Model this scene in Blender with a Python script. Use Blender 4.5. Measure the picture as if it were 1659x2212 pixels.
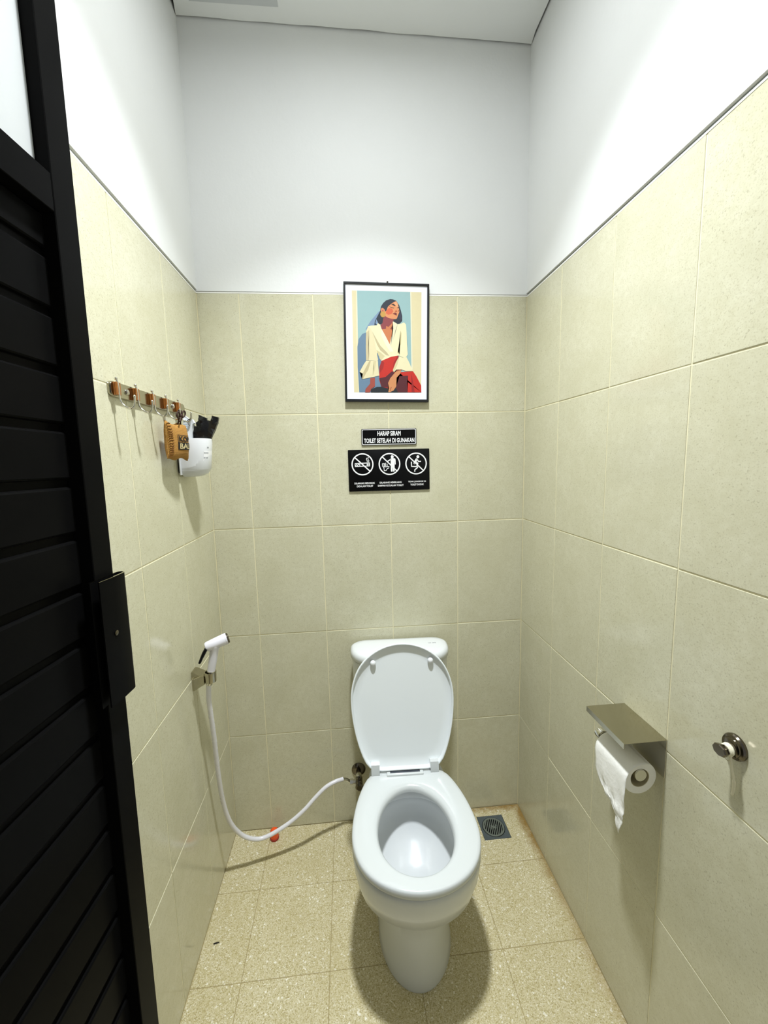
import bpy, bmesh, math, random
from mathutils import Vector, Matrix, noise
random.seed(7)
for o in list(bpy.data.objects): bpy.data.objects.remove(o)
SC = bpy.context.scene
COL = SC.collection

# ------------------------------------------------------------------ camera
W = 1.1405            # room width; right wall face x=0, back wall face y=0, floor z=0
cam_data = bpy.data.cameras.new('camera')
cam = bpy.data.objects.new('camera', cam_data); COL.objects.link(cam)
cam_data.sensor_fit = 'VERTICAL'; cam_data.sensor_height = 36.0
cam_data.lens = 36.0 * 891.32 / 2212.0
cam_data.clip_start = 0.02
R_ = Vector((0.99562962, -0.09045799, -0.02321676))
U_ = Vector((0.03418147, 0.12161815, 0.99198823))
F_ = Vector((0.08690968, 0.98844645, -0.12417862))
cam.matrix_world = Matrix(((R_.x, U_.x, -F_.x, -0.662), (R_.y, U_.y, -F_.y, -1.5011),
                           (R_.z, U_.z, -F_.z, 1.4324), (0, 0, 0, 1)))
SC.camera = cam

# ------------------------------------------------------------------ world, exposure
wd = bpy.data.worlds.new('world'); SC.world = wd; wd.use_nodes = True
bg = wd.node_tree.nodes['Background']
bg.inputs[0].default_value = (0.93, 0.97, 1.0, 1); bg.inputs[1].default_value = 0.3
SC.view_settings.view_transform = 'Standard'; SC.view_settings.look = 'None'
SC.view_settings.gamma = 1.0; SC.view_settings.use_curve_mapping = False
SC.view_settings.exposure = 0.0

# ------------------------------------------------------------------ helpers
def tag(o, label=None, cat=None, group=None, kind=None):
    if label: o['label'] = label
    if cat: o['category'] = cat
    if group: o['group'] = group
    if kind: o['kind'] = kind
    return o
def empty(name, loc=(0, 0, 0), rotz=0.0, label=None, cat=None, group=None, kind=None):
    o = bpy.data.objects.new(name, None); COL.objects.link(o)
    o.location = loc; o.rotation_euler = (0, 0, rotz); o.empty_display_size = 0.03
    return tag(o, label, cat, group, kind)
def mesh_from(bm, name, mats, angle=35):
    bmesh.ops.recalc_face_normals(bm, faces=bm.faces)
    me = bpy.data.meshes.new(name); bm.to_mesh(me); bm.free()
    for m in (mats if isinstance(mats, (list, tuple)) else [mats]): me.materials.append(m)
    me.polygons.foreach_set('use_smooth', [True] * len(me.polygons))
    me.set_sharp_from_angle(angle=math.radians(angle))
    return me
def obj(name, bm, mats, parent=None, angle=35, label=None, loc=None, rot=None):
    me = bm if isinstance(bm, bpy.types.Mesh) else mesh_from(bm, name, mats, angle)
    o = bpy.data.objects.new(name, me); COL.objects.link(o)
    if parent: o.parent = parent
    if loc: o.location = loc
    if rot: o.rotation_euler = rot
    if label: o['label'] = label
    return o
def box(bm, a, b, bev=0.0, seg=1, mi=0):
    x0, y0, z0 = a; x1, y1, z1 = b
    vs = [bm.verts.new(p) for p in ((x0,y0,z0),(x1,y0,z0),(x1,y1,z0),(x0,y1,z0),(x0,y0,z1),(x1,y0,z1),(x1,y1,z1),(x0,y1,z1))]
    fs = [bm.faces.new([vs[i] for i in q]) for q in ((3,2,1,0),(4,5,6,7),(0,1,5,4),(1,2,6,5),(2,3,7,6),(3,0,4,7))]
    for f in fs: f.material_index = mi
    if bev > 0:
        es = list({e for f in fs for e in f.edges})
        bmesh.ops.bevel(bm, geom=es, offset=bev, segments=seg, affect='EDGES', profile=0.5)
    return bm
def newbox(a, b, bev=0.0, seg=1):
    return box(bmesh.new(), a, b, bev, seg)
def loft(bm, rings, cap0=True, cap1=True, closed=True, mi=0):
    vr = [[bm.verts.new(p) for p in r] for r in rings]
    n = len(vr[0])
    for a, b in zip(vr, vr[1:]):
        for i in range(n if closed else n - 1):
            j = (i + 1) % n
            try: bm.faces.new((a[i], a[j], b[j], b[i])).material_index = mi
            except ValueError: pass
    if cap0: bm.faces.new(vr[0][::-1]).material_index = mi
    if cap1: bm.faces.new(vr[-1]).material_index = mi
    return vr
def catmull(pts, sub=6):
    pts = [Vector(p) for p in pts]; out = []
    P = [pts[0] * 2 - pts[1]] + pts + [pts[-1] * 2 - pts[-2]]
    for i in range(1, len(P) - 2):
        for k in range(sub):
            t = k / sub; a, b, c, d = P[i-1], P[i], P[i+1], P[i+2]
            out.append(0.5 * ((2*b) + (c-a)*t + (2*a-5*b+4*c-d)*t*t + (3*b-a-3*c+d)*t**3))
    out.append(pts[-1]); return out
def tube(bm, path, r, n=10, cap=True, mi=0):
    path = [Vector(p) for p in path]
    rr = r if isinstance(r, (list, tuple)) else [r] * len(path)
    t = (path[1] - path[0]).normalized()
    up = Vector((0, 0, 1)) if abs(t.z) < 0.9 else Vector((1, 0, 0))
    nrm = (up - t * up.dot(t)).normalized(); rings = []
    for i, p in enumerate(path):
        a = path[max(i-1, 0)]; b = path[min(i+1, len(path)-1)]
        t = (b - a).normalized()
        nrm = (nrm - t * nrm.dot(t)).normalized(); bn = t.cross(nrm)
        rings.append([p + (nrm * math.cos(2*math.pi*k/n) + bn * math.sin(2*math.pi*k/n)) * rr[i] for k in range(n)])
    loft(bm, rings, cap, cap, mi=mi); return bm
def lathe(bm, prof, n=24, axis='Z', origin=(0, 0, 0), cap0=True, cap1=True, mi=0):
    o = Vector(origin); rings = []
    for r, h in prof:
        ring = []
        for k in range(n):
            c, s = math.cos(2*math.pi*k/n) * r, math.sin(2*math.pi*k/n) * r
            ring.append(o + Vector({'Z': (c, s, h), 'X': (h, c, s), 'Y': (c, h, s)}[axis]))
        rings.append(ring)
    loft(bm, rings, cap0, cap1, mi=mi); return bm
def ball(bm, c, r, n=14, m=8, sc=(1, 1, 1)):
    rings = []
    for i in range(m + 1):
        a = math.pi * (0.02 + 0.96 * i / m)
        rings.append([Vector(c) + Vector((math.sin(a)*math.cos(2*math.pi*k/n)*r*sc[0], math.sin(a)*math.sin(2*math.pi*k/n)*r*sc[1], math.cos(a)*r*sc[2])) for k in range(n)])
    loft(bm, rings); return bm
def flat(bm, pts, y, mi=0):
    """flat polygon in an x,z plane at depth y, facing -y"""
    a = sum(pts[i][0]*pts[(i+1) % len(pts)][1] - pts[(i+1) % len(pts)][0]*pts[i][1] for i in range(len(pts)))
    if a < 0: pts = pts[::-1]
    vs = [bm.verts.new((p[0], y, p[1])) for p in pts]
    f = bm.faces.new(vs); f.material_index = mi; return f
def stroke(bm, pts, w, y, mi=0):
    pts = [Vector((p[0], p[1])) for p in pts]; L = []; Rr = []
    for i, p in enumerate(pts):
        d = (pts[min(i+1, len(pts)-1)] - pts[max(i-1, 0)]).normalized(); n = Vector((-d.y, d.x)) * w / 2
        L.append(p + n); Rr.append(p - n)
    for i in range(len(pts) - 1):
        flat(bm, [L[i], L[i+1], Rr[i+1], Rr[i]], y, mi)
def ring2(bm, c, r0, r1, y, n=48, mi=0):
    for k in range(n):
        a, b = 2*math.pi*k/n, 2*math.pi*(k+1)/n
        flat(bm, [(c[0]+r*math.cos(t), c[1]+r*math.sin(t)) for r, t in ((r0, a), (r1, a), (r1, b), (r0, b))], y, mi)
def disc2(bm, c, r, y, n=20, mi=0):
    flat(bm, [(c[0]+r*math.cos(2*math.pi*k/n), c[1]+r*math.sin(2*math.pi*k/n)) for k in range(n)], y, mi)
def text_bm(bm, s, cx, cz, w, h, y, bold=0.02, mi=0):
    """lettering as flat faces facing -y, fitted to a box w x h centred at (cx, cz)"""
    cu = bpy.data.curves.new('lettering', 'FONT'); cu.body = s; cu.offset = bold; cu.resolution_u = 3
    to = bpy.data.objects.new('lettering', cu); COL.objects.link(to)
    dg = bpy.context.evaluated_depsgraph_get(); dg.update()
    me = bpy.data.meshes.new_from_object(to.evaluated_get(dg), depsgraph=dg)
    bpy.data.objects.remove(to); bpy.data.curves.remove(cu)
    xs = [v.co.x for v in me.vertices]; ys = [v.co.y for v in me.vertices]
    x0, x1, y0, y1 = min(xs), max(xs), min(ys), max(ys)
    vs = [bm.verts.new((cx + ((v.co.x-x0)/(x1-x0)-.5)*w, y, cz + ((v.co.y-y0)/(y1-y0)-.5)*h)) for v in me.vertices]
    for p in me.polygons:
        try: bm.faces.new([vs[i] for i in p.vertices]).material_index = mi
        except ValueError: pass
    bpy.data.meshes.remove(me)
def flat_mesh(name, bm, mats):
    me = bpy.data.meshes.new(name); bm.normal_update(); bm.to_mesh(me); bm.free()
    for m in (mats if isinstance(mats, (list, tuple)) else [mats]): me.materials.append(m)
    return me

# ------------------------------------------------------------------ materials
def lin(h):
    c = [int(h[i:i+2], 16) / 255 for i in (0, 2, 4)]
    return tuple(x/12.92 if x <= .04045 else ((x+.055)/1.055)**2.4 for x in c)
class NT:
    def __init__(s, name):
        s.m = bpy.data.materials.new(name); s.m.use_nodes = True; s.t = s.m.node_tree
        s.p = s.t.nodes['Principled BSDF']; s.o = s.t.nodes['Material Output']
    def n(s, ty, ins=None, **kw):
        x = s.t.nodes.new(ty)
        for k, v in kw.items(): setattr(x, k, v)
        for k, v in (ins or {}).items():
            if isinstance(v, bpy.types.NodeSocket): s.t.links.new(v, x.inputs[k])
            else: x.inputs[k].default_value = v
        return x
    def l(s, a, b): s.t.links.new(a, b)
    def ramp(s, fac, stops, interp='LINEAR'):
        r = s.t.nodes.new('ShaderNodeValToRGB'); s.l(fac, r.inputs[0]); r.color_ramp.interpolation = interp
        e = r.color_ramp.elements
        while len(e) < len(stops): e.new(0.5)
        for el, (p, c) in zip(e, stops):
            el.position = p; el.color = (c if isinstance(c, tuple) and len(c) == 4 else ((*c, 1) if isinstance(c, tuple) else (c, c, c, 1)))
        return r.outputs[0]
    def mix(s, f, a, b, bt='MIX'):
        x = s.t.nodes.new('ShaderNodeMix'); x.data_type = 'RGBA'; x.blend_type = bt
        for i, v in ((0, f), (6, a), (7, b)):
            if isinstance(v, bpy.types.NodeSocket): s.l(v, x.inputs[i])
            else: x.inputs[i].default_value = v if i == 0 else (*v, 1)
        return x.outputs[2]
    def noise(s, vec, scale, detail=3, rough=.5):
        return s.n('ShaderNodeTexNoise', {'Vector': vec, 'Scale': scale, 'Detail': detail, 'Roughness': rough}).outputs[0]
    def bump(s, h, strength, dist):
        b = s.n('ShaderNodeBump', {'Height': h, 'Strength': strength, 'Distance': dist}); s.l(b.outputs[0], s.p.inputs['Normal'])
    def math(s, op, a, b=0.0, clamp=False):
        x = s.t.nodes.new('ShaderNodeMath'); x.operation = op; x.use_clamp = clamp
        for i, v in ((0, a), (1, b)):
            if isinstance(v, bpy.types.NodeSocket): s.l(v, x.inputs[i])
            else: x.inputs[i].default_value = v
        return x.outputs[0]
def plain(name, col, rough=.5, metal=0.0, var=.06, scale=40, bump=0.0, spec=.5, coat=0.0):
    """solid colour with a faint procedural mottling and relief"""
    s = NT(name); c = lin(col) if isinstance(col, str) else col
    co = s.n('ShaderNodeTexCoord').outputs['Object']; f = s.noise(co, scale)
    s.l(s.mix(f, tuple(x*(1-var) for x in c), tuple(min(1, x*(1+var)) for x in c)), s.p.inputs['Base Color'])
    s.l(s.math('ADD', s.math('MULTIPLY', f, .1), rough - .05), s.p.inputs['Roughness'])
    s.p.inputs['Metallic'].default_value = metal; s.p.inputs['Specular IOR Level'].default_value = spec
    s.p.inputs['Coat Weight'].default_value = coat
    if bump: s.bump(f, bump, .002)
    return s.m

def mat_wall_tile():
    s = NT('glazed wall tile')
    oi = s.n('ShaderNodeObjectInfo').outputs['Random']
    co = s.n('ShaderNodeTexCoord').outputs['Object']
    off = s.n('ShaderNodeCombineXYZ', {0: s.math('MULTIPLY', oi, 37.0), 1: s.math('MULTIPLY', oi, 91.0), 2: s.math('MULTIPLY', oi, 53.0)}).outputs[0]
    v = s.n('ShaderNodeVectorMath', {0: co, 1: off}, operation='ADD').outputs[0]
    big = s.noise(v, 9.0, 4, .6); mid = s.noise(v, 70.0, 3, .6); fine = s.noise(v, 330.0, 2, .55); fl = s.noise(v, 210.0, 2, .6)
    c = s.mix(s.ramp(big, [(.30, 0.0), (.72, 1.0)]), (0.605, 0.585, 0.425), (0.675, 0.655, 0.5))
    c = s.mix(s.ramp(mid, [(.35, 0.0), (.75, .55)]), c, (0.555, 0.525, 0.365))
    c = s.mix(s.ramp(fine, [(.54, 0.0), (.70, .6)]), c, (0.475, 0.44, 0.295))
    c = s.mix(s.ramp(fl, [(.63, 0.0), (.72, .45)]), c, (0.29, 0.255, 0.17))
    c = s.mix(s.math('MULTIPLY', oi, .10), c, (.50, .46, .34))
    s.l(c, s.p.inputs['Base Color'])
    s.l(s.math('ADD', s.math('MULTIPLY', mid, .10), .09), s.p.inputs['Roughness'])
    s.p.inputs['Specular IOR Level'].default_value = .5
    h = s.math('ADD', s.math('MULTIPLY', big, 1.0), s.math('MULTIPLY', fine, .06))
    s.bump(h, .12, .004)
    return s.m
def mat_terrazzo():
    s = NT('terrazzo floor tile')
    pos = s.n('ShaderNodeNewGeometry').outputs['Position']
    oi = s.n('ShaderNodeObjectInfo').outputs['Random']
    v1 = s.n('ShaderNodeTexVoronoi', {'Vector': pos, 'Scale': 420.0, 'Randomness': 1.0})
    v2 = s.n('ShaderNodeTexVoronoi', {'Vector': pos, 'Scale': 230.0, 'Randomness': 1.0})
    g1 = s.n('ShaderNodeSeparateColor', {0: v1.outputs['Color']}).outputs[0]
    g2 = s.n('ShaderNodeSeparateColor', {0: v2.outputs['Color']}).outputs[1]
    c = s.ramp(g1, [(0, lin('A89B6C')), (.14, lin('C0B58C')), (.45, lin('CCC29E')), (.75, lin('D5CCAE')), (.95, lin('E4DEC8'))], 'CONSTANT')
    c = s.mix(s.ramp(g2, [(0, 1.0), (.018, 0.0)], 'CONSTANT'), c, lin('EDE8D8'))
    d = s.noise(pos, 520.0, 2, .5)
    c = s.mix(s.ramp(d, [(.62, 0.0), (.67, .8)]), c, lin('5E4E2C'))
    cl = s.noise(pos, 7.0, 4, .6)
    c = s.mix(s.ramp(cl, [(.40, 0.0), (.75, .35)]), c, lin('A89A66'))
    # ochre stains worn in along the back-right corner and the right wall
    sx = s.n('ShaderNodeSeparateXYZ', {0: pos}); n2 = s.noise(pos, 26.0, 4, .65)
    ex = s.math('ADD', s.math('MULTIPLY', sx.outputs[0], -1.0), s.math('MULTIPLY', n2, .07))
    ey = s.math('ADD', s.math('MULTIPLY', sx.outputs[1], -1.0), s.math('MULTIPLY', n2, .08))
    mx = s.ramp(ex, [(.038, 1.0), (.074, 0.0)]); my = s.ramp(ey, [(.040, 1.0), (.075, 0.0)])
    farx = s.ramp(s.math('MULTIPLY', sx.outputs[0], -1.0), [(.10, 1.0), (.34, 0.0)])
    fary = s.ramp(s.math('MULTIPLY', sx.outputs[1], -1.0), [(.16, 1.0), (.40, .55), (.95, .15)])
    st = s.math('MAXIMUM', s.math('MULTIPLY', mx, fary), s.math('MULTIPLY', my, farx))
    c = s.mix(s.math('MULTIPLY', st, .9), c, lin('85641F'))
    c = s.mix(s.math('MULTIPLY', oi, .12), c, lin('B6A878'))
    s.l(c, s.p.inputs['Base Color']); s.p.inputs['Roughness'].default_value = .42
    s.bump(g1, .10, .001)
    return s.m
def mat_plaster():
    s = NT('white painted plaster'); pos = s.n('ShaderNodeNewGeometry').outputs['Position']
    a = s.noise(pos, 5.0, 5, .6); b = s.noise(pos, 38.0, 4, .6)
    c = s.mix(a, lin('E7E8E7'), lin('ECEDEC'))
    sc = s.n('ShaderNodeTexNoise', {'Vector': s.n('ShaderNodeMapping', {'Vector': pos, 'Scale': (11, 11, 21)}).outputs[0], 'Scale': 1.0, 'Detail': 5.0}).outputs[0]
    c = s.mix(s.ramp(sc, [(.755, 0.0), (.775, .5)]), c, lin('8F9296'))
    s.l(c, s.p.inputs['Base Color']); s.p.inputs['Roughness'].default_value = .62
    s.bump(s.math('ADD', a, s.math('MULTIPLY', b, .35)), .35, .006)
    return s.m
def mat_emit(name, col, st):
    s = NT(name); s.p.inputs['Base Color'].default_value = (.9, .9, .9, 1)
    s.p.inputs['Emission Color'].default_value = (*col, 1); s.p.inputs['Emission Strength'].default_value = st
    return s.m
def mat_frosted():
    s = NT('frosted glass'); s.p.inputs['Base Color'].default_value = (.80, .82, .82, 1)
    s.p.inputs['Roughness'].default_value = .35; s.p.inputs['Transmission Weight'].default_value = .45
    co = s.n('ShaderNodeTexCoord').outputs['Object']; s.bump(s.noise(co, 500.0), .08, .001)
    return s.m
def mat_burlap():
    s = NT('burlap weave'); co = s.n('ShaderNodeTexCoord').outputs['Object']
    w1 = s.n('ShaderNodeTexWave', {'Vector': co, 'Scale': 150.0, 'Distortion': 3.0, 'Detail': 2.0}, bands_direction='Z').outputs[1]
    w2 = s.n('ShaderNodeTexWave', {'Vector': co, 'Scale': 150.0, 'Distortion': 3.0, 'Detail': 2.0}, bands_direction='Y').outputs[1]
    f = s.math('MULTIPLY', w1, w2); n = s.noise(co, 60.0)
    c = s.mix(s.ramp(f, [(.05, 0.0), (.6, 1.0)]), lin('8A5E22'), lin('D0A055')); c = s.mix(s.math('MULTIPLY', n, .5), c, lin('C08A3A'))
    s.l(c, s.p.inputs['Base Color']); s.p.inputs['Roughness'].default_value = .9; s.bump(f, .6, .0015)
    return s.m
def mat_aluminium():
    s = NT('black powder coat'); co = s.n('ShaderNodeTexCoord').outputs['Object']
    n = s.noise(co, 12.0, 4, .6); n2 = s.noise(co, 500.0, 2)
    s.l(s.mix(n, (.0030, .0030, .0031), (.0050, .0049, .0049)), s.p.inputs['Base Color']); s.p.inputs['Specular IOR Level'].default_value = .06; s.p.inputs['IOR'].default_value = 1.27
    s.l(s.math('ADD', s.math('MULTIPLY', n, .10), .25), s.p.inputs['Roughness']); s.bump(n2, .06, .0005)
    return s.m
def mat_chrome(name, col, rough):
    s = NT(name); co = s.n('ShaderNodeTexCoord').outputs['Object']; n = s.noise(co, 30.0)
    s.p.inputs['Base Color'].default_value = (*lin(col), 1); s.p.inputs['Metallic'].default_value = 1
    s.l(s.math('ADD', s.math('MULTIPLY', n, .06), rough), s.p.inputs['Roughness']); return s.m

M_TILE = mat_wall_tile(); M_FLOOR = mat_terrazzo(); M_PL = mat_plaster()
M_GROUT = plain('cream grout', 'E6DFBE', .75, scale=60, var=.05)
M_WGROUT = plain('white cement edge', 'F2F1EA', .7, scale=60)
M_GAP = plain('grey gap', '8E9496', .9); M_CRACK = plain('dark ceiling crack', '5A5F61', .9)
M_FGROUT = plain('brown floor grout', 'A2946A', .85, scale=30, var=.25)
M_CEIL = plain('ceiling paint', 'EEF0F0', .7, scale=8, var=.015, bump=.1)
M_CERAM = plain('white vitreous china', 'D6D9DA', .22, scale=5, var=.01, spec=.5)
M_SEAT = plain('white seat plastic', 'C9CDCD', .18, scale=5, var=.01)
M_LID = plain('white lid plastic', 'E6EBED', .22, scale=5, var=.01)
M_DARK = plain('dark grey rubber', '3E434C', .5)
M_CHROME = mat_chrome('chrome', 'D8D6CE', .10)
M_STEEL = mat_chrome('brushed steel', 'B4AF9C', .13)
M_DCHROME = mat_chrome('dark chrome', '6E675C', .14)
M_AMBER = plain('amber acrylic', 'A8672A', .16, metal=.55, scale=90, var=.45, coat=.5)
M_ALU = mat_aluminium(); M_GLASS = mat_frosted(); M_BURLAP = mat_burlap()
M_WPLAST = plain('white plastic', 'DFE1E4', .3, scale=10, var=.015)
M_HOSE = plain('white pvc hose', 'E4E2E6', .28, scale=20, var=.02)
M_SPRAY = plain('white abs plastic', 'E2E0E8', .25, scale=20, var=.02)
M_BLACK = plain('black acrylic', '060607', .35, scale=20, var=.1, spec=.15)
M_BFRAME = plain('black frame wood', '0E1014', .35, scale=20, var=.1)
M_BAG = plain('black plastic film', '0B0B0D', .28, scale=60, var=.2, bump=.5)
M_WHITE = plain('white print', 'F1F1F3', .6, var=.01)
M_MAT = plain('white mount card', 'E6E7F2', .8, var=.01, scale=30)
M_PAPER = plain('toilet tissue', 'F4F3EE', .95, scale=120, var=.02, bump=.4)
M_CORE = plain('cardboard core', 'B9B08F', .9, scale=60)
M_PACK = plain('white film packet', 'E6EBF2', .3, scale=30, var=.03, bump=.3)
M_BLUEP = plain('grey blue print', '9AA8B8', .4)
M_BROWN = plain('dark brown cord', '3A2418', .8, scale=200, var=.3)
M_STITCH = plain('brown stitching', '6B3E14', .9)
M_INK = plain('black ink', '14110E', .8)
M_GREYINK = plain('grey ink', '8A8E92', .6)
M_ORANGE = plain('orange plastic', 'F2581C', .35, scale=20, var=.05)
M_DORANGE = plain('deep red plastic', 'A02410', .4)
M_DRAIN = plain('dark grey drain plastic', '4A5254', .45, scale=80, var=.2)
M_DRAIN2 = plain('worn grey drain grate', '62685F', .45, scale=80, var=.2)
M_HOLE = plain('drain hole', '0A0A0A', .9)
M_STRING = plain('white string', 'E9E4CC', .9, scale=300, var=.1)
M_SEAL = plain('pale sealant', 'C9C2A8', .7)
M_HATCH = plain('pale grey panel', 'C9CCCE', .55, scale=20, var=.02)
M_LAMP = mat_emit('lamp diffuser', (.93, .97, 1.0), 200.0)
M_SLIVER = plain('black debris', '1C1712', .8)
# ------------------------------------------------------------------ room shell
ZT = 2.0        # top of the tiling
def tile_mesh(w, h, t=.008, ch=.0009, mat=M_TILE):
    """tile lying in x (w) by z (h), face at y=0 looking to -y, eased edges"""
    bm = bmesh.new(); w2, h2 = w/2, h/2
    r = lambda i, y: [(-w2+i, y, -h2+i), (w2-i, y, -h2+i), (w2-i, y, h2-i), (-w2+i, y, h2-i)]
    loft(bm, [r(0, t), r(0, ch), r(ch*.35, ch*.3), r(ch*1.1, 0)])
    return mesh_from(bm, 'tile', mat, 3)
_tm = {}
def get_tile(w, h, mat=M_TILE, t=.008):
    k = (round(w, 4), round(h, 4), mat.name)
    if k not in _tm: _tm[k] = tile_mesh(w, h, t, mat=mat)
    return _tm[k]
G = .0032       # grout joint
def tile_wall(wall, spans, to_world, rotz):
    for a, b in spans:
        for r in range(5):
            p = to_world((a+b)/2, (r+.5)*.4)
            jit = [random.uniform(-1, 1) for _ in range(3)]
            o = obj('tile', get_tile(b-a-G, .4-G), None, wall, loc=p)
            o.rotation_euler = (math.radians(.10)*jit[0], math.radians(.05)*jit[1], rotz + math.radians(.10)*jit[2])
FRONT = -1.62
# back wall
wb = obj('wall_back', newbox((-W-.12, -.0005, ZT+.005), (.12, .12, 2.83)), M_PL); tag(wb, 'white painted plaster upper back wall above beige tiling', kind='structure')
obj('grout', newbox((-W-.12, .0012, -.02), (.12, .12, ZT)), M_GROUT, wb)
obj('cement_edge', newbox((-W, -.0003, ZT-G*.5), (0, .001, ZT+.0032), .0004), M_WGROUT, wb)
xs = [-W, -1.003, -.757, -.505, -.2533, 0]
tile_wall(wb, list(zip(xs[:-1], xs[1:])), lambda u, z: (u, 0, z), 0)
# right wall
wr = obj('wall_right', newbox((-.003, -1.74, ZT+.0095), (.12, -.0005, 2.83)), M_PL); tag(wr, 'white painted plaster upper right wall above beige tiling', kind='structure')
obj('grout', newbox((.0012, -1.74, -.02), (.12, .0012, ZT)), M_GROUT, wr)
obj('cement_edge', newbox((-.0003, FRONT, ZT-G*.5), (.001, 0, ZT+.003), .0004), M_WGROUT, wr)
obj('shadow_gap', newbox((.004, -1.74, ZT), (.12, 0, ZT+.0095)), M_GAP, wr)
ys = [0, -.242, -.492, -.742, -.992, -1.242, -1.492, FRONT]
tile_wall(wr, [(b, a) for a, b in zip(ys[:-1], ys[1:])], lambda u, z: (0, u, z), -math.pi/2)
# left wall
wl = obj('wall_left', newbox((-W-.12, -1.74, ZT+.0095), (-W+.003, -.0005, 2.84)), M_PL); tag(wl, 'white painted plaster upper left wall above beige tiling', kind='structure')
obj('grout', newbox((-W-.12, -1.74, -.02), (-W-.0012, .0012, ZT)), M_GROUT, wl)
obj('cement_edge', newbox((-W-.001, FRONT, ZT-G*.5), (-W+.0003, 0, ZT+.003), .0004), M_WGROUT, wl)
obj('shadow_gap', newbox((-W-.12, -1.74, ZT), (-W-.004, 0, ZT+.0095)), M_GAP, wl)
ys = [0, -.270, -.522, -.772, -1.022, -1.272, -1.522, FRONT]
tile_wall(wl, [(b, a) for a, b in zip(ys[:-1], ys[1:])], lambda u, z: (-W, u, z), math.pi/2)
# front wall round the doorway the photograph is taken from
bm = bmesh.new(); box(bm, (-.22, -1.74, 0), (.0, FRONT, 2.42)); box(bm, (-W, -1.74, 2.42), (0, FRONT, 2.83))
tag(obj('wall_front', bm, M_PL), 'white wall round the doorway behind the viewer', kind='structure')
# floor
bm = bmesh.new(); DR = (-.1375, -.0945, .052); q0, q1, q2, q3 = DR[0]-DR[2], DR[0]+DR[2], DR[1]-DR[2], DR[1]+DR[2]     # slab left open under the drain
for a in ((-W-.12, -2.1, .12, q2), (-W-.12, q3, .12, 0), (-W-.12, q2, q0, q3), (q1, q2, .12, q3)): box(bm, (a[0], a[1], -.06), (a[2], a[3], -.0012))
fl = obj('floor', bm, M_FGROUT); tag(fl, 'floor of square speckled beige terrazzo tiles', kind='structure')
fx = [-W, -1.003, -.757, -.505, -.2533, 0]; fy = [0, -.238, -.490, -.742, -.994, -1.246, -1.498, FRONT]
DR = (-.1375, -.0945, .052)     # floor drain: centre x, y and half side
FG = .0017
for i in range(5):
    for j in range(7):
        x0, x1, y1, y0 = fx[i]+FG/2, fx[i+1]-FG/2, fy[j]-FG/2, fy[j+1]+FG/2
        cx, cy = (x0+x1)/2, (y0+y1)/2
        bm = bmesh.new()
        if i == 4 and j == 0:   # the tile cut out for the drain
            d0, d1, e0, e1 = DR[0]-DR[2], DR[0]+DR[2], DR[1]-DR[2], DR[1]+DR[2]
            for a in ((x0, y0, x1, e0), (x0, e1, x1, y1), (x0, e0, d0, e1), (d1, e0, x1, e1)):
                box(bm, (a[0]-cx, a[1]-cy, -.012), (a[2]-cx, a[3]-cy, 0))
            bmesh.ops.remove_doubles(bm, verts=bm.verts, dist=1e-5)
        else: box(bm, (x0-cx, y0-cy, -.012), (x1-cx, y1-cy, 0), .0007)
        o = obj('tile', bm, M_FLOOR, fl, 3, loc=(cx, cy, random.uniform(-.0003, .0001)))
        o.rotation_euler = (math.radians(random.uniform(-.05, .05)), math.radians(random.uniform(-.05, .05)), 0)
# ceiling, stopping a few millimetres short of the walls so that a dark crack runs round it
bm = bmesh.new(); nx, ny = 40, 40
def edge_gap(t, s): return .0060 + .0045 * noise.noise(Vector((t*9, s*3.1, 0)))
ring = []
for k in range(nx+1): t = k/nx; ring.append((-W+.004+(W-.008)*t, -edge_gap(t, 1)))
for k in range(1, ny+1): t = k/ny; ring.append((-.0055-edge_gap(t, 2), -.005-1.735*t))
for k in range(1, nx+1): t = k/nx; ring.append((-.008-(W-.016)*t, -1.74))
for k in range(1, ny): t = k/ny; ring.append((-W+.0065+edge_gap(t, 3), -1.74+1.735*t))
zc = lambda x: 2.789 - .013 * x
loft(bm, [[(x, y, zc(x)) for x, y in ring], [(x, y, zc(x)+.008) for x, y in ring]])
ce = obj('ceiling', bm, M_CEIL); tag(ce, 'plain white flat ceiling', kind='structure')
obj('slab', newbox((-W-.12, -1.74, 2.832), (.12, .12, 2.90)), M_CRACK, ce)

# ------------------------------------------------------------------ the door, open against the left wall
TH = math.radians(3.4)
dr = empty('door_1', (-1.0787, -.75, 0)); tag(dr, 'black slatted metal door with a frosted top pane, open along left wall', kind='structure')
# local axes: x from the free edge to the hinge, y towards the room, z up; leaning half a degree
dv = Vector((-math.sin(TH), -math.cos(TH), 0)); nv = Vector((math.cos(TH), -math.sin(TH), 0))
lean = Matrix.Translation((0, 0, 1.25)) @ Matrix.Rotation(math.radians(-.5), 4, 'Y') @ Matrix.Translation((0, 0, -1.25))
dr.matrix_world = Matrix(((dv.x, nv.x, 0, -1.0787), (dv.y, nv.y, 0, -.75), (0, 0, 1, 0), (0, 0, 0, 1))) @ lean
DW, DH = .60, 2.40
obj('stile', newbox((0, -.032, .015), (.049, 0, DH), .0012), M_ALU, dr)
obj('stile', newbox((DW-.049, -.032, .015), (DW, 0, DH), .0012), M_ALU, dr)
for z0, z1 in ((1.8105, 1.864), (DH-.05, DH), (.015, .055)):
    obj('rail', newbox((.0495, -.032, z0), (DW-.0495, -.0006, z1), .001), M_ALU, dr)
obj('backing', newbox((.0495, -.032, .055), (DW-.0495, -.0265, 1.8105)), M_ALU, dr)
obj('glass_pane', newbox((.0495, -.027, 1.864), (DW-.0495, -.021, DH-.05)), M_GLASS, dr)
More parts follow.
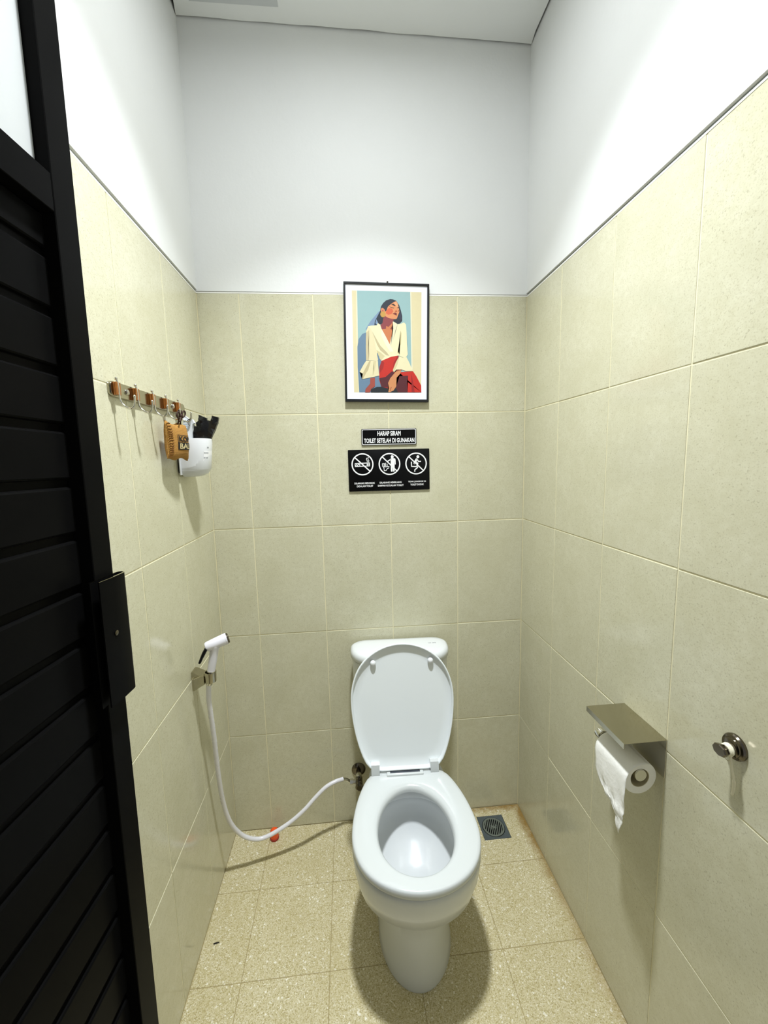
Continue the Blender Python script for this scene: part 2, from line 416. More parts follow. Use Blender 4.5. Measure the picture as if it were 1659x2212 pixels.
for z in (1.864, DH-.056): obj('bead', newbox((.0495, -.0205, z), (DW-.0495, -.014, z+.006)), M_ALU, dr)
k = 0
while True:
    z1 = 1.7477 - .0866*k + .0866; z0 = z1 - .0748
    if z1 < .06: break
    z1 = min(z1, 1.8100); z0 = max(z0, .056)
    bm = bmesh.new()   # slat: a flat face whose upper and lower edges roll back into the groove
    prof = [(z0, -.0262), (z0+.0015, -.0215), (z0+.004, -.020), (z1-.004, -.020), (z1-.0015, -.0215), (z1, -.0262)]
    loft(bm, [[(x, y, z) for z, y in prof] for x in (.0495, DW-.0495)])
    obj('slat', bm, M_ALU, dr, 12); k += 1
# pull handle: a hollow extrusion wrapped round the free edge
def hprof(o):
    pts = [(.066, .0005+o*0), (.020, .0015)]
    for a in range(-80, 81, 20):
        pts.append((.0015 - (.0125-o)*math.cos(math.radians(a))*1.0 - 0, .009 + (.0085-o)*math.sin(math.radians(a))))
    pts += [(.030, .0175-o), (.062, .0150-o)]
    return pts
out = hprof(0); inn = hprof(.0022)
bm = bmesh.new()
prof = out + [(x, y-.0015) if i < 2 else (x, y) for i, (x, y) in list(enumerate(inn))[::-1]]
prof = out + [(inn[i][0] if i > 1 else inn[i][0], inn[i][1] if i > 1 else inn[i][1]+.002) for i in range(len(inn)-1, -1, -1)]
loft(bm, [[(x, y, z) for x, y in prof] for z in (1.030, 1.246)])
hd = obj('handle', bm, M_ALU, dr)
bm = bmesh.new(); loft(bm, [[(x, y, z) for x, y in prof] for z in (1.2460, 1.2466)]); obj('rim_highlight', bm, M_STEEL, hd, label='bright loop added as the highlight on the handle rim')  # thin bright metal loop added as the lamp's highlight on the black rim
bm = bmesh.new(); lathe(bm, [(.0045, 0), (.0045, .0012), (.002, .0022)], 12, 'Y', (.035, .0172, 1.15)); obj('screw', bm, M_DCHROME, hd)

# ------------------------------------------------------------------ ceiling fittings
LX, LY = -0.58, -0.7
zl = zc(LX)
cl = empty('ceiling_light', (LX, LY, zl), label='round white recessed downlight in the middle of the ceiling', cat='light')
bm = bmesh.new(); lathe(bm, [(.062, 0), (.078, 0), (.080, -.004), (.070, -.008), (.062, -.006)], 40, cap0=False, cap1=False); obj('trim_ring', bm, M_WPLAST, cl)
bm = bmesh.new(); lathe(bm, [(.062, -.001), (.062, -.003), (.03, -.0035)], 40); obj('diffuser', bm, M_LAMP, cl)
ld = bpy.data.lights.new('downlight', 'AREA'); ld.shape = 'DISK'; ld.size = .12; ld.energy = 15.8; ld.color = (.92, .97, 1.0); ld.spread = math.radians(98.0)
lo = bpy.data.objects.new('lamp', ld); COL.objects.link(lo); lo.parent = cl; lo.location = (0, 0, -.009)
hp = empty('ceiling_hatch', (-.95, -.19, zc(-.95)-.001), label='pale grey square panel set in the ceiling near the left wall', cat='panel')
obj('panel', newbox((-.13, -.135, -.004), (.13, .135, 0), .001), M_HATCH, hp)
obj('rim', newbox((-.134, -.139, -.0015), (.134, .139, 0.0002), .0005), M_CEIL, hp)
# ------------------------------------------------------------------ toilet
toi = empty('toilet', (-.489, 0, 0), math.radians(-1.95), 'white close-coupled ceramic toilet with its lid raised against the tank', 'toilet')
RIM = [(-.03,.096),(-.10,.100),(-.16,.105),(-.22,.117),(-.25,.125),(-.28,.133),(-.32,.148),(-.38,.165),(-.44,.175),(-.49,.178),(-.54,.170),(-.58,.152),(-.61,.126),(-.63,.099),(-.644,.071),(-.653,.040),(-.657,0.0)]
def interp(tab, x):
    for (a, fa), (b, fb) in zip(tab, tab[1:]):
        if a <= x <= b: return fa + (fb-fa)*(x-a)/(b-a)
    return tab[0][1] if x < tab[0][0] else tab[-1][1]
RT = [((-.03-y)/.627, w/.178) for y, w in RIM]
_q = [(t, h*h) for t, h in RT]
def rimprof(t):
    # smooth cubic through the squared half-widths, so that the front closes like an ellipse
    i = max(k for k in range(len(_q)-1) if _q[k][0] <= t+1e-9 or k == 0); (a, fa), (b, fb) = _q[i], _q[i+1]; h = b-a
    sl = lambda k: (_q[min(k+1, len(_q)-1)][1]-_q[max(k-1, 0)][1])/(_q[min(k+1, len(_q)-1)][0]-_q[max(k-1, 0)][0])
    u = (t-a)/h; m0, m1 = sl(i)*h, sl(i+1)*h
    return math.sqrt(max(0, fa*(2*u**3-3*u*u+1)+m0*(u**3-2*u*u+u)+fb*(3*u*u-2*u**3)+m1*(u**3-u*u)))
PR = {'rim': rimprof,
      'ped': lambda t: 1.0 if t < .66 else math.sqrt(max(0, 1-((t-.66)/.34)**2)),
      'ell': lambda t: math.sqrt(max(0, 1-(2*t-1)**2)),
      'egg': lambda t: math.sqrt(max(0, 1-(2*t**.92-1)**2))}
def oval(z, w, yb, yf, kind, kind2=None, f=0.0, N=30):
    right, left = [], []
    for i in range(N+1):
        t = (1-math.cos(math.pi*i/N))/2; y = yb + (yf-yb)*t
        h = PR[kind](t)
        if kind2: h = h*(1-f) + PR[kind2](t)*f
        h = max(h*w, .0004); right.append((h, y, z)); left.append((-h, y, z))
    return right + left[::-1]
def tilt(r, k=.22): return [(x, y, z-k*(.58+y)) for x, y, z in r]     # lower towards the back
bm = bmesh.new()
S = [oval(0, .107, -.10, -.566, 'ped'), oval(.006, .109, -.10, -.567, 'ped'), oval(.03, .105, -.10, -.562, 'ped'), oval(.07, .102, -.09, -.558, 'ped'), oval(.11, .101, -.09, -.556, 'ped'), oval(.145, .1015, -.085, -.556, 'ped'), tilt(oval(.222, .1015, -.08, -.557, 'ped')), tilt(oval(.2235, .104, -.08, -.559, 'ped')), tilt(oval(.224, .126, -.07, -.572, 'ped', 'rim', .4)), tilt(oval(.226, .134, -.07, -.580, 'ped', 'rim', .5)), tilt(oval(.231, .139, -.07, -.586, 'ped', 'rim', .55)), tilt(oval(.250, .150, -.06, -.605, 'ped', 'rim', .8), .12),
     oval(.28, .163, -.05, -.630, 'rim'), oval(.33, .173, -.04, -.647, 'rim'), oval(.375, .177, -.03, -.655, 'rim'), oval(.390, .1765, -.03, -.655, 'rim'), oval(.3945, .173, -.033, -.651, 'rim'),
     oval(.395, .150, -.06, -.630, 'rim', 'egg', .5), oval(.395, .126, -.315, -.615, 'egg'), oval(.391, .120, -.322, -.609, 'egg'), oval(.372, .117, -.325, -.606, 'egg'), oval(.362, .124, -.318, -.612, 'egg'), oval(.352, .136, -.303, -.624, 'ell'),
     oval(.32, .140, -.299, -.625, 'ell'), oval(.295, .138, -.303, -.618, 'ell'), oval(.268, .126, -.318, -.600, 'ell'), oval(.243, .104, -.352, -.574, 'ell'), oval(.220, .078, -.400, -.550, 'ell'),
     oval(.195, .050, -.450, -.528, 'ell'), oval(.165, .038, -.468, -.518, 'ell'), oval(.11, .034, -.47, -.512, 'ell')]
loft(bm, S)
bowl = obj('bowl', bm, M_CERAM, toi, 50)
# tank
def dplan(z, w, yb, yf, N=34, e=2.6):
    right, left = [], []
    for i in range(N+1):
        t = (1-math.cos(math.pi*i/N))/2; y = yb+(yf-yb)*t
        h = w*(.70+.30*math.sqrt(max(0, 1-((.26-t)/.26)**2))) if t < .26 else w
        if t > .30: h *= max(0, 1-((t-.30)/.70)**e)**(1/e*1.15)
        h = max(h, .0004); right.append((h, y, z)); left.append((-h, y, z))
    return right + left[::-1]
bm = bmesh.new()
loft(bm, [dplan(.396, .140, -.035, -.150), dplan(.402, .155, -.028, -.163), dplan(.42, .164, -.022, -.170), dplan(.46, .168, -.02, -.173), dplan(.728, .1735, -.018, -.178)])
obj('tank', bm, M_CERAM, toi, 50)
bm = bmesh.new()
loft(bm, [dplan(.7315, .165, -.024, -.168), dplan(.7315, .176, -.016, -.182), dplan(.734, .1785, -.014, -.1855), dplan(.750, .1785, -.014, -.1855), dplan(.758, .1755, -.017, -.182), dplan(.7635, .168, -.024, -.174), dplan(.766, .150, -.04, -.158), dplan(.767, .10, -.07, -.12)])
tl = obj('tank_lid', bm, M_CERAM, toi, 60)
bm = bmesh.new()
for i, (x, w) in enumerate(((.106, .004), (.1105, .003), (.1145, .003), (.122, .003), (.126, .0045), (.131, .0035))):
    box(bm, (x-w/2, -.0815-.001*(i % 2), .7667), (x+w/2, -.0775, .76695+.0001*(i % 3)))
obj('maker_mark', bm, M_GREYINK, tl, label='tiny faint grey printed mark')
# seat: cross-sections swept round the opening
SEAT = [(-.262,.0),(-.262,.112),(-.268,.122),(-.28,.128),(-.30,.137),(-.32,.146),(-.35,.156),(-.38,.164),(-.41,.170),(-.44,.174),(-.47,.1765),(-.50,.1765),(-.53,.172),(-.56,.162),(-.585,.149),(-.61,.128),(-.63,.102),(-.645,.072),(-.655,.040),(-.659,0.0)]
def smooth_out(tab, c, N, off=0.0):
    """outline sampled by angle round c"""
    P = [Vector((w, y)) for y, w in tab]; P = P + [Vector((-p.x, p.y)) for p in P[::-1]]
    P = [Vector(p[:2]) for p in P]
    res = []
    for k in range(N):
        a = 2*math.pi*k/N; d = Vector((math.sin(a), math.cos(a))); best = None
        for i in range(len(P)):
            p, q = P[i]-Vector(c), P[(i+1) % len(P)]-Vector(c); e = q-p
            den = d.x*e.y-d.y*e.x
            if abs(den) < 1e-9: continue
            t = (p.x*e.y-p.y*e.x)/den; s = (p.x*d.y-p.y*d.x)/den
            if t > 0 and -1e-6 <= s <= 1+1e-6: best = t if best is None else max(best, t)
        res.append(best or 0)
    for _ in range(2): res = [(res[i-1]+2*res[i]+res[(i+1) % N])/4 for i in range(N)]
    return [(c[0]+math.sin(2*math.pi*k/N)*(res[k]+off), c[1]+math.cos(2*math.pi*k/N)*(res[k]+off)) for k in range(N)]
NS = 72; SCN = (0, -.478)
OUT = smooth_out(SEAT, SCN, NS)
INN = []
for k in range(NS):
    a = 2*math.pi*k/NS; c, s = math.cos(a), math.sin(a)
    INN.append((SCN[0] + .104*s*(1 - .05*c), SCN[1] + c*(.144 if c > 0 else .134)))
q = [(0, .3965), (0, .404), (.03, .4095), (.10, .4145), (.22, .417), (.55, .418), (.84, .418), (.945, .4165), (.985, .4130), (1, .4075), (1, .402), (.995, .3995), (.97, .3965)]
rings = [[(INN[k][0]+(OUT[k][0]-INN[k][0])*f, INN[k][1]+(OUT[k][1]-INN[k][1])*f, z) for k in range(NS)] for f, z in q]
bm = bmesh.new(); vr = loft(bm, rings, False, False)
for i in range(NS): bm.faces.new((vr[-1][i], vr[-1][(i+1) % NS], vr[0][(i+1) % NS], vr[0][i]))
seat = obj('seat', bm, M_SEAT, toi, 70)
# hinge between seat and lid
hb = newbox((-.067, -.292, .402), (.053, -.245, .4235), .003, 2)
hg = obj('hinge', hb, M_SEAT, toi, 40)
obj('slot', newbox((-.056, -.284, .4200), (.042, -.268, .4240), .0006), M_DARK, hg, label='dark grey slot in the hinge')
for sx in (-1, 1):
    bm = bmesh.new(); lathe(bm, [(.009, .058), (.0095, .060), (.0095, .080), (.009, .082)], 18, 'X', (0, -.268, .416))
    if sx < 0: bmesh.ops.scale(bm, vec=(-1, 1, 1), verts=bm.verts)
    bmesh.ops.translate(bm, vec=(-.007, 0, 0), verts=bm.verts)
    obj('pin', bm, M_SEAT, hg)
# raised lid, built flat (x, up the lid, depth) and stood up
lt = bpy.data.objects.new('lid', None)
ev = Vector((0, .073, .392)).normalized(); en = Vector((0, -ev.z, ev.y)); L0 = Vector((0, -.266, .424))
def lp(x, v, h): return L0 + Vector((x*.966-.0065, 0, 0)) + ev*v*1.028 + en*h

LO = [(x, -(y)-.262) for x, y in OUT]; LC = (0, .20)
def lring(f, h, dv=0): return [lp(LC[0]+(x-LC[0])*f, LC[1]+(v-LC[1])*f+dv, h) for x, v in LO]
bm = bmesh.new()
loft(bm, [lring(.3, -.0135), lring(.75, -.0115), lring(.93, -.0075), lring(.99, -.002), lring(1.0, .003), lring(1.0, .0095), lring(.993, .0115), lring(.978, .0115), lring(.970, .0095), lring(.962, .000), lring(.955, -.0015), lring(.80, -.0022), lring(.4, -.003)])
lid = obj('lid', bm, M_LID, toi, 70, 'raised grey-white lid showing its underside')
for sx in (-1, 1):
    bm = bmesh.new(); c = lp(sx*.0995+.002, .336, .004)
    ball(bm, c, .0098, 16, 9); obj('bumper', bm, M_WPLAST, lid)
    bm = bmesh.new()
    pr = [(-.010, -.014), (.016, -.014), (.0195, .000), (.0175, .020), (.008, .026), (-.008, .020), (-.0135, .002)]
    loft(bm, [[lp(x, .004+b, .004+a*.8) for a, b in pr] for x in ((.086 if sx > 0 else -.114), (.114 if sx > 0 else -.086))])
    obj('knuckle', bm, M_SEAT, lid, 25)

# ------------------------------------------------------------------ water: valve, hose, bidet sprayer
av = empty('angle_valve', (-.655, 0, .222), label='dark chrome angle valve on back wall beside the toilet', cat='valve')
bm = bmesh.new(); lathe(bm, [(.027, 0), (.027, -.003), (.020, -.008), (.011, -.010)], 28, 'Y'); obj('flange', bm, M_DCHROME, av)
bm = bmesh.new(); lathe(bm, [(.010, -.009), (.010, -.045), (.0135, -.047), (.0135, -.078), (.010, -.081)], 22, 'Y'); obj('body', bm, M_DCHROME, av)
bm = bmesh.new(); lathe(bm, [(.008, -.010), (.008, -.022), (.0105, -.0225), (.0105, -.034), (.009, -.0345)], 6, 'X', (0, -.062, .0)); lathe(bm, [(.0085, .010), (.0085, .016), (.011, .017), (.011, .028), (.006, .030)], 6, 'Z', (0, -.062, 0)); lathe(bm, [(.0085, -.010), (.0085, -.025), (.011, -.026), (.011, -.036)], 6, 'Z', (0, -.062, 0)); obj('outlet_nut', bm, M_CHROME, av)
bm = bmesh.new(); lathe(bm, [(.008, -.081), (.014, -.083), (.015, -.094), (.010, -.098)], 10, 'Y'); obj('knob', bm, M_DCHROME, av)

HOLD = Vector((-1.0865, -.300, .8075))
sh = empty('sprayer_holder', (-W, -.285, .795), label='chrome wedge-shaped holder carrying the spray handset on the left wall', cat='holder')
bm = bmesh.new()   # wedge: narrow on the wall, cup for the handset at the room side
loft(bm, [[(0, -.017, -.030), (0, .017, -.030), (0, .017, .028), (0, -.017, .028)], [(.006, -.017, -.030), (.006, .017, -.030), (.006, .017, .028), (.006, -.017, .028)],
          [(.030, -.028, -.012), (.030, .010, -.012), (.030, .010, .020), (.030, -.028, .020)], [(.040, -.030, -.006), (.040, .004, -.006), (.040, .004, .0185), (.040, -.030, .0185)]])
obj('bracket', bm, M_STEEL, sh, 20)
bm = bmesh.new(); n = 26; o_ = HOLD - Vector((-W, -.285, .795))
lathe(bm, [(.0128, -.016), (.0165, -.016), (.0178, .012), (.0178, .014), (.0140, .014)], n, 'Z', o_, False, False); obj('cup', bm, M_STEEL, sh, 40)

sp = empty('bidet_sprayer', HOLD, label='white hand bidet spray with grey-white hose, hung on left wall', cat='sprayer')
AX = Vector((.22, 0, 1)).normalized()
def spt(s, x=0, y=0): return AX*s + Vector((x, y, 0))
bm = bmesh.new()
hp_ = [(-.026, .0095), (-.010, .0108), (0, .0112), (.013, .0118), (.016, .0124), (.0185, .0124)]
tube(bm, [spt(s) for s, r in hp_], [r for s, r in hp_], 20); obj('collar', bm, M_CHROME, sp, 40, 'chrome collar below the handle')
bm = bmesh.new(); hp_ = [(.018, .0112), (.030, .0118), (.060, .0122), (.080, .0126), (.092, .0150), (.100, .0165), (.110, .0150)]
tube(bm, [spt(s, -.002*max(0, s-.07)/.03) for s, r in hp_], [r for s, r in hp_], 20); obj('handle', bm, M_SPRAY, sp, 60)
hc = spt(.104); HA = Vector((.90, .36, .24)).normalized()
bm = bmesh.new(); hp_ = [(-.030, .008), (-.0285, .0120), (-.024, .0145), (0, .0160), (.026, .0172), (.0265, .0166), (.0275, .0166), (.0278, .0172), (.033, .0172)]
tube(bm, [hc+HA*s for s, r in hp_], [r for s, r in hp_], 24); hd_ = obj('head', bm, M_SPRAY, sp, 40)
bm = bmesh.new(); hp_ = [(.033, .0155), (.037, .0150), (.0385, .0125)]
tube(bm, [hc+HA*s for s, r in hp_], [r for s, r in hp_], 24); obj('nozzle', bm, M_DCHROME, sp, 40, 'dark ring at the spray face')
bm = bmesh.new()
tube(bm, [hc+HA*-.024+Vector((0, 0, -.002)), hc+HA*-.031+Vector((0, 0, -.012)), hc+HA*-.038+Vector((0, 0, -.024)), hc+HA*-.043+Vector((0, 0, -.034))], [.005, .0052, .0042, .0036], 8)
bmesh.ops.scale(bm, vec=(1, 1.9, 1), verts=bm.verts, space=Matrix.Translation(-hc)); obj('trigger', bm, M_BLACK, sp, 50, 'black trigger lever')
HOSE = [(-1.0925,-.30,.785),(-1.0965,-.298,.745),(-1.099,-.29,.706),(-1.1008,-.27,.5913),(-1.1056,-.245,.4458),(-1.106,-.22,.323),(-1.0959,-.20,.2303),(-1.0728,-.18,.1636),(-1.0446,-.1675,.1287),(-1.0145,-.155,.1102),(-.9815,-.1475,.1125),(-.9432,-.14,.1263),(-.90,-.13,.1463),(-.8556,-.12,.1767),(-.8198,-.1075,.2063),(-.7789,-.095,.2361),(-.742,-.083,.2460),(-.715,-.072,.2440)]
hz = [Vector(p)-HOLD for p in HOSE]
bm = bmesh.new(); tube(bm, catmull(hz, 6), .0073, 14); obj('hose', bm, M_HOSE, sp, 60)
bm = bmesh.new(); ve = Vector((-.690, -.063, .223))-HOLD
tube(bm, catmull([hz[-1]+Vector((-.004, 0, .001)), hz[-1]+(ve-hz[-1])*.5+Vector((0, 0, .004)), ve], 5), .0058, 12); obj('ferrule', bm, M_CHROME, sp, 60, 'chrome end of the hose')

# ------------------------------------------------------------------ floor things
dn = empty('floor_drain', (DR[0], DR[1], 0), math.radians(0), 'square dark grey plastic floor drain in the right corner', 'drain')
bm = bmesh.new(); d = DR[2]-.0008
def sq(s, z, n=40):
    pts = []
    for k in range(n):
        a = 2*math.pi*k/n; c, s_ = math.cos(a), math.sin(a); m = max(abs(c), abs(s_)); pts.append((c/m*s, s_/m*s, z))
    return pts
def ci(r, z, n=40): return [(r*math.cos(2*math.pi*k/n), r*math.sin(2*math.pi*k/n), z) for k in range(n)]
loft(bm, [sq(d, -.010), sq(d, -.0005), sq(d-.0012, .0008), ci(.044, .0002), ci(.043, -.004), ci(.040, -.011)], False, True); obj('frame', bm, M_DRAIN, dn)
gr = bmesh.new(); RG = .0415
loft(gr, [ci(RG, -.003), ci(RG, .0012), ci(RG-.001, .0020), ci(.0355, .0020), ci(.0350, .0010), ci(.0350, -.003)], False, False)
for i in range(-4, 5):     # bars between the slots, running on a slant
    y = i*.0078; h = math.sqrt(max(.0356**2-y*y, 0))
    if h < .006: continue
    box(gr, (-h, y-.0019, -.003), (h, y+.0019, .0017), .0003)
box(gr, (-.004, -.0115, -.003), (.004, .0115, .0016), .0003); box(gr, (-.012, .004, -.003), (-.006, .011, .0016)); box(gr, (.006, -.011, -.003), (.012, -.004, .0016))
bmesh.ops.rotate(gr, cent=(0, 0, 0), matrix=Matrix.Rotation(math.radians(62), 3, 'Z'), verts=gr.verts)
obj('grate', gr, M_DRAIN2, dn)
bm = bmesh.new(); lathe(bm, [(.0352, -.0095), (.0352, -.0085)], 32); obj('hole', bm, M_HOLE, dn, label='black opening under the grate')
oc = empty('orange_cap', (-.9855, -.047, 0), label='small bright orange plastic cap on floor below the hose', cat='cap')
bm = bmesh.new(); lathe(bm, [(.0150, .008), (.0155, .012), (.0155, .028), (.0140, .036), (.009, .041), (.002, .0425)], 22); obj('dome', bm, M_ORANGE, oc, 60)
bm = bmesh.new(); lathe(bm, [(.0155, 0), (.0168, .001), (.0168, .008), (.0155, .0085)], 22); obj('rim', bm, M_DORANGE, oc, 40, 'darker red-orange rim')
bm = bmesh.new(); tube(bm, [(-.0085, -.0015, .0015), (-.002, -.0005, .002), (.0035, .0005, .002), (.0085, .0015, .0014)], [.0012, .0018, .0016, .001], 7)
sv = obj('debris', bm, M_SLIVER, loc=(-1.101, -.3845, 0)); tag(sv, 'tiny black sliver lying on the floor near the left wall', 'debris')

# ------------------------------------------------------------------ right wall: roll holder, roll, hook, string
rh = empty('toilet_roll_holder', (0, -.676, .826), label='polished steel toilet roll holder with a flat shelf on right wall', cat='holder')
bm = bmesh.new(); box(bm, (-.098, -.069, -.0012), (0, .069, 0), .0004); obj('shelf', bm, M_STEEL, rh)
bm = bmesh.new(); box(bm, (-.098, -.069, -.013), (-.0968, .069, -.0004), .0004); obj('lip', bm, M_STEEL, rh, label='bright turned-down front edge')
bm = bmesh.new(); box(bm, (-.0016, -.069, -.090), (-.0002, .069, -.0008), .0003); bp_ = obj('back_plate', bm, M_CHROME, rh)
for y in (-.035, .035):
    bm = bmesh.new(); lathe(bm, [(.005, -.0016), (.005, -.0026), (.0025, -.0038)], 14, 'X', (0, y, -.022)); obj('screw', bm, M_CHROME, bp_)
bm = bmesh.new(); lathe(bm, [(.0128, -.062), (.0135, -.0605), (.0135, .040), (.012, .0405), (.0085, .041), (.0085, .070), (.0125, .0705), (.0135, .073), (.0135, .086), (.011, .0885)], 24, 'Y', (-.050, 0, -.084)); obj('rod', bm, M_CHROME, rh, 40)
bm = bmesh.new(); tube(bm, catmull([(-.001, .058, -.070), (-.018, .060, -.074), (-.036, .062, -.082), (-.050, .062, -.084)], 5), .0045, 10); obj('arm', bm, M_CHROME, rh)
tr = empty('toilet_roll', (-.050, -.683, .7345), label='nearly used white toilet roll with a torn hanging sheet', cat='toilet roll')
bm = bmesh.new(); prof = [(.0215, -.052), (.037, -.052), (.0378, -.051), (.0378, .051), (.037, .052), (.0215, .052)]
n = 40; rings = []
for r, h in prof: rings.append([(r*math.cos(2*math.pi*k/n)*(1+.012*math.sin(3*2*math.pi*k/n+1)), h, r*math.sin(2*math.pi*k/n)) for k in range(n)])
vr = loft(bm, rings, False, False)
for i in range(n): bm.faces.new((vr[-1][i], vr[-1][(i+1) % n], vr[0][(i+1) % n], vr[0][i]))
obj('paper', bm, M_PAPER, tr, 50)
bm = bmesh.new(); rings = [[(r*math.cos(2*math.pi*k/n), h, r*math.sin(2*math.pi*k/n)) for k in range(n)] for r, h in ((.0205, -.0515), (.0216, -.0515), (.0216, .0515), (.0205, .0515))]
vr = loft(bm, rings, False, False)
for i in range(n): bm.faces.new((vr[-1][i], vr[-1][(i+1) % n], vr[0][(i+1) % n], vr[0][i]))
obj('core', bm, M_CORE, tr, 50, 'brown card core')
SHEET_EDGE = [(.7120,-.640,-.7445),(.6950,-.6415,-.7455),(.6790,-.6470,-.7455),(.6720,-.6560,-.7452),(.6665,-.6640,-.7450),(.6640,-.6760,-.7448),(.6600,-.6835,-.7445),(.6560,-.6990,-.7440),(.6500,-.7110,-.7436),(.6440,-.7150,-.7430),(.6380,-.7215,-.7420),(.6280,-.7232,-.7405),(.6160,-.7255,-.7370),(.6040,-.7280,-.7340)]
bm = bmesh.new(); rows = []; NC = 20
def wob(a, b): return .0045*noise.noise(Vector((a*45, b*60, 1.3))) + .0020*noise.noise(Vector((a*150, b*190, 4)))
for k in range(9):         # over the top of the roll, then down its front
    a = math.radians(70+110*k/8); r = .0392
    rows.append([(-.050+r*math.cos(a), -.633-(.110)*c/NC - .001, .7345+r*math.sin(a)) for c in range(NC+1)])
prev = [(.7345, -.634, -.744)] + SHEET_EDGE
for z, ya, yb in prev[1:]:
    rows.append([(-.0895-.004*(.7345-z)/.13+wob(z, ya+(yb-ya)*c/NC)*min(1, (.72-z)/.03 if z < .72 else 0), ya+(yb-ya)*c/NC+.0012*noise.noise(Vector((z*300, 0, 0))), z+.0022*noise.noise(Vector((c*.9, z*90, 0)))) for c in range(NC+1)])
rows = [[Vector(p)-Vector((-.050, -.683, .7345)) for p in r] for r in rows]
loft(bm, rows, False, False, closed=False)
so = obj('hanging_sheet', bm, M_PAPER, tr, 70, 'torn sheet hanging down in a point')
sm = so.modifiers.new('thick', 'SOLIDIFY'); sm.thickness = .0006

wh = empty('wall_hook', (0, -.893, .921), label='round-based chrome robe hook low on right wall', cat='hook')
bm = bmesh.new(); lathe(bm, [(.0225, 0), (.0225, -.004), (.0205, -.007), (.017, -.0082), (.0165, -.0105), (.0135, -.012), (.006, -.0125)], 34, 'X'); obj('base', bm, M_DCHROME, wh, 30)
bm = bmesh.new(); lathe(bm, [(.0075, -.016), (.0072, -.024), (.0095, -.027), (.0118, -.032), (.0125, -.0375), (.0110, -.0390)], 8, 'X', (.006, 0, -.004)); bmesh.ops.scale(bm, vec=(1, 1.1, .85), verts=bm.verts); obj('peg', bm, M_DCHROME, wh, 25)
st = empty('string', (-.0185, -.893, .917), label='white string tied round the hook with a dangling end', cat='string')
bm = bmesh.new(); 
for xo, rq in ((-.001, .0088), (.0015, .0094), (.004, .0100), (.0055, .0094)): tube(bm, [(xo+.0008*math.sin(a*3), rq*math.cos(a*2*math.pi/14), rq*math.sin(a*2*math.pi/14)) for a in range(15)], .0017, 6, False)
obj('loop', bm, M_STRING, st, 60)
bm = bmesh.new(); tube(bm, catmull([(.001, -.008, -.004), (.002, -.0085, -.014), (.004, -.0105, -.030), (.007, -.0120, -.048), (.0085, -.0115, -.066), (.0085, -.0095, -.080)], 6), [.0019]*11+[.0017]*8+[.0027]*7+[.0023]*4+[.0011], 7); obj('dangling_end', bm, M_STRING, st, 60)
bm = bmesh.new(); tube(bm, catmull([(-.001, .003, -.006), (-.001, .001, -.014), (.001, -.004, -.018), (.003, -.006, -.013), (.002, -.004, -.006)], 5), .0008, 6); obj('loose_loop', bm, M_STRING, st, 60)
